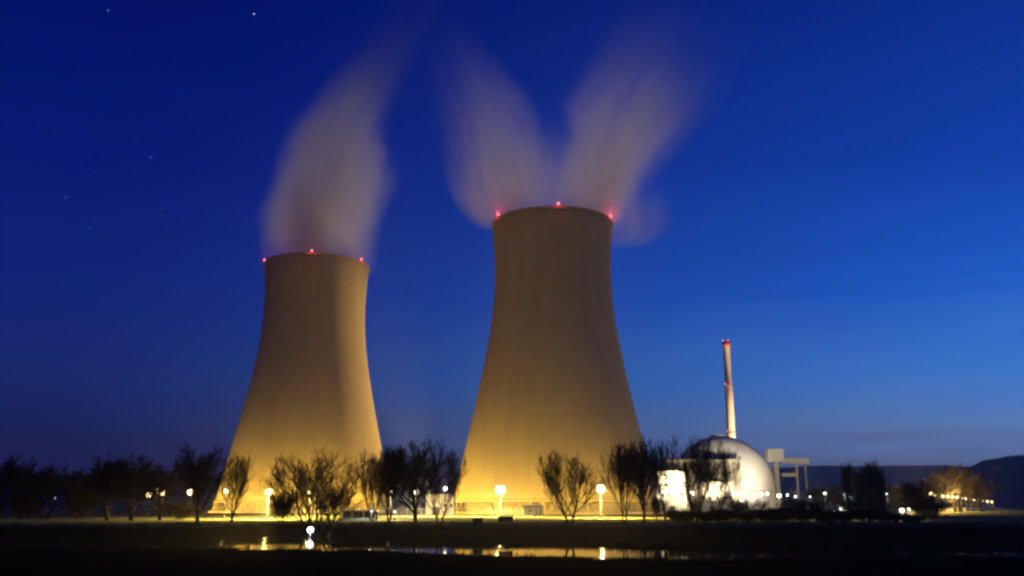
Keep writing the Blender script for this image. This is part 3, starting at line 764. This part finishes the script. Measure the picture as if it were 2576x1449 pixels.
def template(kind):
    if kind not in TEMPL:
        g = dict(
            round_a = lambda: grow_tree(11, 14, 11, 7, 44, 1, 4, (13, 9, 7, 6), .027, clear=.16),
            round_b = lambda: grow_tree(23, 14, 11, 7, 40, 2, 4, (8, 8, 7, 6), .027, clear=.14),
            tall_a = lambda: grow_tree(37, 15, 8, 7, 30, 1, 4, (15, 9, 7, 5), .027, clear=.18),
            tall_b = lambda: grow_tree(41, 15, 8, 7, 28, 2, 4, (9, 9, 7, 5), .027, clear=.14),
            vase_a = lambda: grow_tree(53, 13, 12, 6, 38, 4, 4, (6, 7, 7, 5), .017, clear=.12),
            vase_b = lambda: grow_tree(67, 13, 10, 6, 36, 2, 4, (9, 8, 7, 5), .018, clear=.16),
            poplar = lambda: grow_tree(71, 16, 3.2, 7, 16, 1, 3, (26, 9, 8), .045, clear=.1),
            shrub_a = lambda: grow_tree(83, 5, 6, 6, 58, 7, 3, (9, 8, 6), .028, clear=.02),
            shrub_b = lambda: grow_tree(97, 5, 6, 6, 46, 9, 3, (8, 7, 6), .026, clear=.02),
        )[kind]()
        g[0].materials.append(M['bark']); g[1].materials.append(M['twig'])
        WH = dict(round_a=(11,14), round_b=(11,14), tall_a=(8,15), tall_b=(8,15), vase_a=(12,13), vase_b=(10,13), poplar=(3.2,16), shrub_a=(6,5), shrub_b=(6,5))[kind]
        TEMPL[kind] = (g, WH)
    return TEMPL[kind]
def tree(px, wpx, ytop, Y, kind, label, rz=0.0, group='bare trees along the river bank', name='bare_tree', cat='tree'):
    (tm, cm), (w0, h0) = template(kind)
    p = P(px, ytop, Y); gz = ground_z(p.x, Y)
    wd = wpx*Y/F_PX*(1.22 if name == 'bare_tree' else 1.0); h = (p.z-gz)*(1.07 if name == 'bare_tree' else 1.0)
    # keep the crown's screen side (x) free of big turns: small turns only
    t = thing(name, label, cat, (p.x, Y, gz), rz, group)
    t.scale = (wd/w0, wd/w0, h/h0)
    for n_, m_ in (('trunk', tm), ('crown', cm)):
        o = bpy.data.objects.new(n_, m_); C.objects.link(o); o.parent = t
    return t
G1 = 'bare trees along the river bank'
for a in [
    (18, 120, 1155, 232, 'round_a', 'dark tree cut off by the left picture edge', .4),
    (128, 90, 1178, 238, 'round_b', 'small dark tree standing alone at far left', 2.2),
    (283, 105, 1166, 214, 'round_b', 'left of the three dark trees merged left of the lamp cluster', 4.0),
    (345, 125, 1155, 210, 'round_a', 'tallest middle of three dark trees merged by the lamp cluster', 1.2),
    (413, 90, 1176, 216, 'round_a', 'right of three merged dark trees, above the lamp cluster', 3.0),
    (512, 105, 1129, 176, 'tall_a', 'tall dense dark tree just left of the left tower', .2),
    (592, 80, 1154, 180, 'vase_b', 'thin tree overlapping the left edge of the left tower', 1.1),
    (798, 185, 1147, 172, 'vase_a', 'big fan shaped many stemmed tree before the left tower', .3),
    (838, 62, 1232, 178, 'round_b', 'smaller dark tree inside the right side of the fan shaped tree', 2.0),
    (940, 62, 1150, 184, 'vase_b', 'slender tree overlapping the right edge of the left tower', 2.6),
    (984, 92, 1140, 174, 'tall_b', 'dense tree with dark trunk just right of the left tower', .9),
    (1050, 125, 1122, 186, 'round_a', 'tallest widest tree midway between the towers', 2.5),
    (1108, 100, 1148, 169, 'vase_b', 'tree with stout trunk by the pump house', .1),
    (1433, 132, 1147, 168, 'vase_b', 'lone leaning tree with forked trunk before the right tower', 3.3),
    (1566, 82, 1121, 170, 'tall_b', 'tall dark tree before the right flank of the right tower', .5),
    (1614, 78, 1117, 178, 'tall_a', 'tall tree at the right tower right edge', 2.0),
    (1668, 75, 1122, 205, 'vase_b', 'thin tree between the right tower and the white annex', 3.9),
    (1738, 125, 1108, 206, 'vase_b', 'broad tree whose dark crown covers the left of the dome', 1.7),
    (1796, 80, 1132, 212, 'vase_a', 'narrower tree before the middle of the dome', 4.6),
    (2316, 70, 1212, 242, 'round_a', 'dark tree left of the receding street lamps', .8),
    (2398, 115, 1180, 520, 'round_b', 'tree rising behind the start of the street lamp row', 2.9),
    (2058, 75, 1232, 470, 'round_b', 'low tree standing right behind the gantry thin legs', .3),
    (2098, 70, 1224, 480, 'round_a', 'tree between the gantry and the thin poplar', 1.9),
    (2240, 80, 1226, 475, 'round_b', 'tree right of the poplars, behind a small cool lamp', 2.7),
    (2282, 70, 1232, 465, 'round_a', 'low tree left of the dark tree by the street lamps', 3.6),
    (62, 70, 1190, 240, 'tall_b', 'tree between the picture edge tree and the lone small tree', 2.4),
    (205, 85, 1196, 244, 'round_a', 'low tree between the lone small tree and the three merged trees', 5.0),
    (2462, 70, 1214, 560, 'round_a', 'lower tree behind the middle of the street lamp row', 1.5)]:
    tree(*a[:6], rz=a[6])
for a in [(2125, 24, 1163, 262, 'poplar', 'thin straight poplar standing right of the gantry', 0),
          (2160, 30, 1178, 266, 'poplar', 'slender poplar touching the left side of the broad one', 3.0),
          (2180, 42, 1160, 264, 'poplar', 'broader taller poplar, second to the right of the gantry', 1.0),
          (2207, 30, 1185, 268, 'poplar', 'shorter poplar touching the right side of the broad one', 2.0)]:
    tree(*a[:6], rz=a[6], group='poplars right of the gantry', name='poplar_tree')
SH = 'shrubs along the bank'
for i, a in enumerate([
    (712, 58, 1234, 186, 'shrub_a', 'small round bush under the large lamp before the left tower'),
    (1650, 46, 1248, 188, 'tall_b', 'bush at the foot of the thin tree left of the white annex'),
    (1702, 52, 1283, 176, 'shrub_a', 'low bush before the tallest white annex'),
    (1752, 44, 1250, 184, 'vase_b', 'bush before the gap between the white annexes'),
    (1806, 50, 1280, 178, 'shrub_a', 'low bush before the low white annex'),
    (1852, 50, 1256, 190, 'round_b', 'bush under the annex corner lamp'),
    (1893, 70, 1254, 200, 'vase_a', 'large bush before the right side of the dome'),
    (1948, 50, 1276, 182, 'shrub_b', 'small bush below the thick gantry column'),
    (1990, 66, 1252, 206, 'round_a', 'large bush rising between the gantry legs'),
    (2050, 46, 1256, 186, 'tall_a', 'bush just right of the gantry'),
    (2088, 60, 1290, 180, 'shrub_a', 'bush left of the thin poplar'),
    (2160, 84, 1254, 212, 'round_b', 'large bush between the two larger poplars'),
    (2206, 60, 1258, 206, 'vase_a', 'bush at the foot of the short poplar'),
    (2250, 40, 1292, 178, 'shrub_b', 'small bush below the pair of low white lamps'),
    (2322, 90, 1248, 214, 'shrub_b', 'large bush before the first street lamps'),
    (1726, 60, 1282, 180, 'shrub_b', 'low wide bush at the foot of the broad tree before the dome'),
    (1778, 64, 1284, 181, 'shrub_a', 'low bush under the narrower tree before the dome'),
    (1832, 60, 1278, 183, 'shrub_b', 'low bush left of the annex corner lamp bush'),
    (1876, 58, 1284, 179, 'shrub_b', 'low bush before the right end of the low white annex'),
    (1922, 66, 1278, 184, 'shrub_b', 'low bush beneath the close pair of dome lamps'),
    (1970, 64, 1276, 186, 'shrub_a', 'low bush between the gantry column and its thin legs'),
    (2022, 70, 1274, 184, 'shrub_b', 'low bush under the gantry right legs'),
    (2072, 66, 1278, 182, 'shrub_b', 'low bush below the bright greenish white lamp'),
    (2120, 70, 1284, 181, 'shrub_a', 'low bush below the thin poplar'),
    (2176, 76, 1276, 184, 'shrub_b', 'low bush before the broad poplar'),
    (2222, 66, 1282, 180, 'shrub_b', 'low bush right of the poplars'),
    (2292, 70, 1292, 178, 'shrub_a', 'low bush left of the large bush by the street lamps'),
    (70, 80, 1236, 236, 'shrub_b', 'bush between the two leftmost dark trees'),
    (208, 90, 1232, 240, 'shrub_a', 'bush left of the three merged dark trees'),
    (452, 70, 1262, 220, 'shrub_b', 'bush under the lamp left of the tall dark tree')]):
    tree(*a, rz=i*1.3, group=SH, name='shrub', cat='shrub')

# ---------------------------------------------------------------- reeds and rough grass on the banks
def tufts():
    rnd = random.Random(5); mb = MB()
    def blade(x, y, z, h, r):
        a = rnd.random()*math.pi; dx, dy = math.cos(a)*r, math.sin(a)*r; lx, ly = rnd.uniform(-.3, .3)*h, rnd.uniform(-.3, .3)*h
        b = len(mb.v)
        mb.v.extend([(x-dx, y-dy, z-.1), (x+dx, y+dy, z-.1), (x+lx*.4+dx*.6, y+ly*.4+dy*.6, z+h*.6), (x+lx*.4-dx*.6, y+ly*.4-dy*.6, z+h*.6), (x+lx, y+ly, z+h)])
        mb.f.extend([(b, b+1, b+2, b+3), (b+3, b+2, b+4)])
    def patch(x, y, n, h):
        for _ in range(n):
            px, py = x+rnd.gauss(0, .7), y+rnd.gauss(0, .5)
            z = ground_z(px, py)
            if z > .0: blade(px, py, z, h*rnd.uniform(.5, 1.2), .03)
    for _ in range(900):                                   # crest of the flood bank
        y = rnd.uniform(156, 168); x = rnd.uniform(-.62, .62)*y
        patch(x, y, 14, rnd.uniform(.25, .6))
    for _ in range(1100):                                  # water's edge, both sides
        px = rnd.uniform(-100, 2700)
        Y = interp(FAR_SHORE, px)+rnd.uniform(-1, 4) if rnd.random() < .5 else interp(NEAR_SHORE, px)-rnd.uniform(0, 9)
        x = (px-1288)/F_PX*Y*math.cos(PITCH)/.985
        patch(x, Y, 14, rnd.uniform(.3, .9) if noise.noise(Vector((x*.05, Y*.05, 2))) > 0 else .25)
    return mb
o = tufts().build('reeds', mat('dry reeds', (.035, .032, .018), .95, .3, 1.0)); o['kind'] = 'stuff'

# ---------------------------------------------------------------- stars
for px, py, r_, m_, lb in ((639, 35, 16, 'star', 'brightest star, high above the left plume'), (272, 26, 17, 'faint', 'faint star near the top left corner'), (379, 396, 14, 'faint', 'dim star left of the left plume, midway up'), (165, 497, 12, 'faint', 'dim star low at the far left, higher of two'), (405, 524, 12, 'faint', 'dim star nearest the left plume base'), (226, 574, 12, 'faint', 'lowest dim star at the far left')):
    rv = Vector(ray(px, py)).normalized()
    o = MB(); o.ball((0,0,0), r_, 10, 6); s_ = o.build('star', M[m_], smooth=True)
    s_.location = rv*24000+Vector((0,0,CAM_H)); tag(s_, lb, 'star', 'stars in the evening sky')

# ---------------------------------------------------------------- evening haze
hz = MB(); hz.box(-5050, 5050, -310, 5050, -2.5, 420)
hm = bpy.data.materials.new('haze'); hm.use_nodes = True
ht = hm.node_tree; ht.nodes.clear()
hv = ht.nodes.new('ShaderNodeVolumePrincipled'); hv.inputs['Color'].default_value = (.9, .9, .9, 1)
hv.inputs['Density'].default_value = 9e-5; hv.inputs['Anisotropy'].default_value = .82
ho = ht.nodes.new('ShaderNodeOutputMaterial'); ht.links.new(hv.outputs[0], ho.inputs['Volume'])
h_ = hz.build('haze', hm); h_['kind'] = 'stuff'
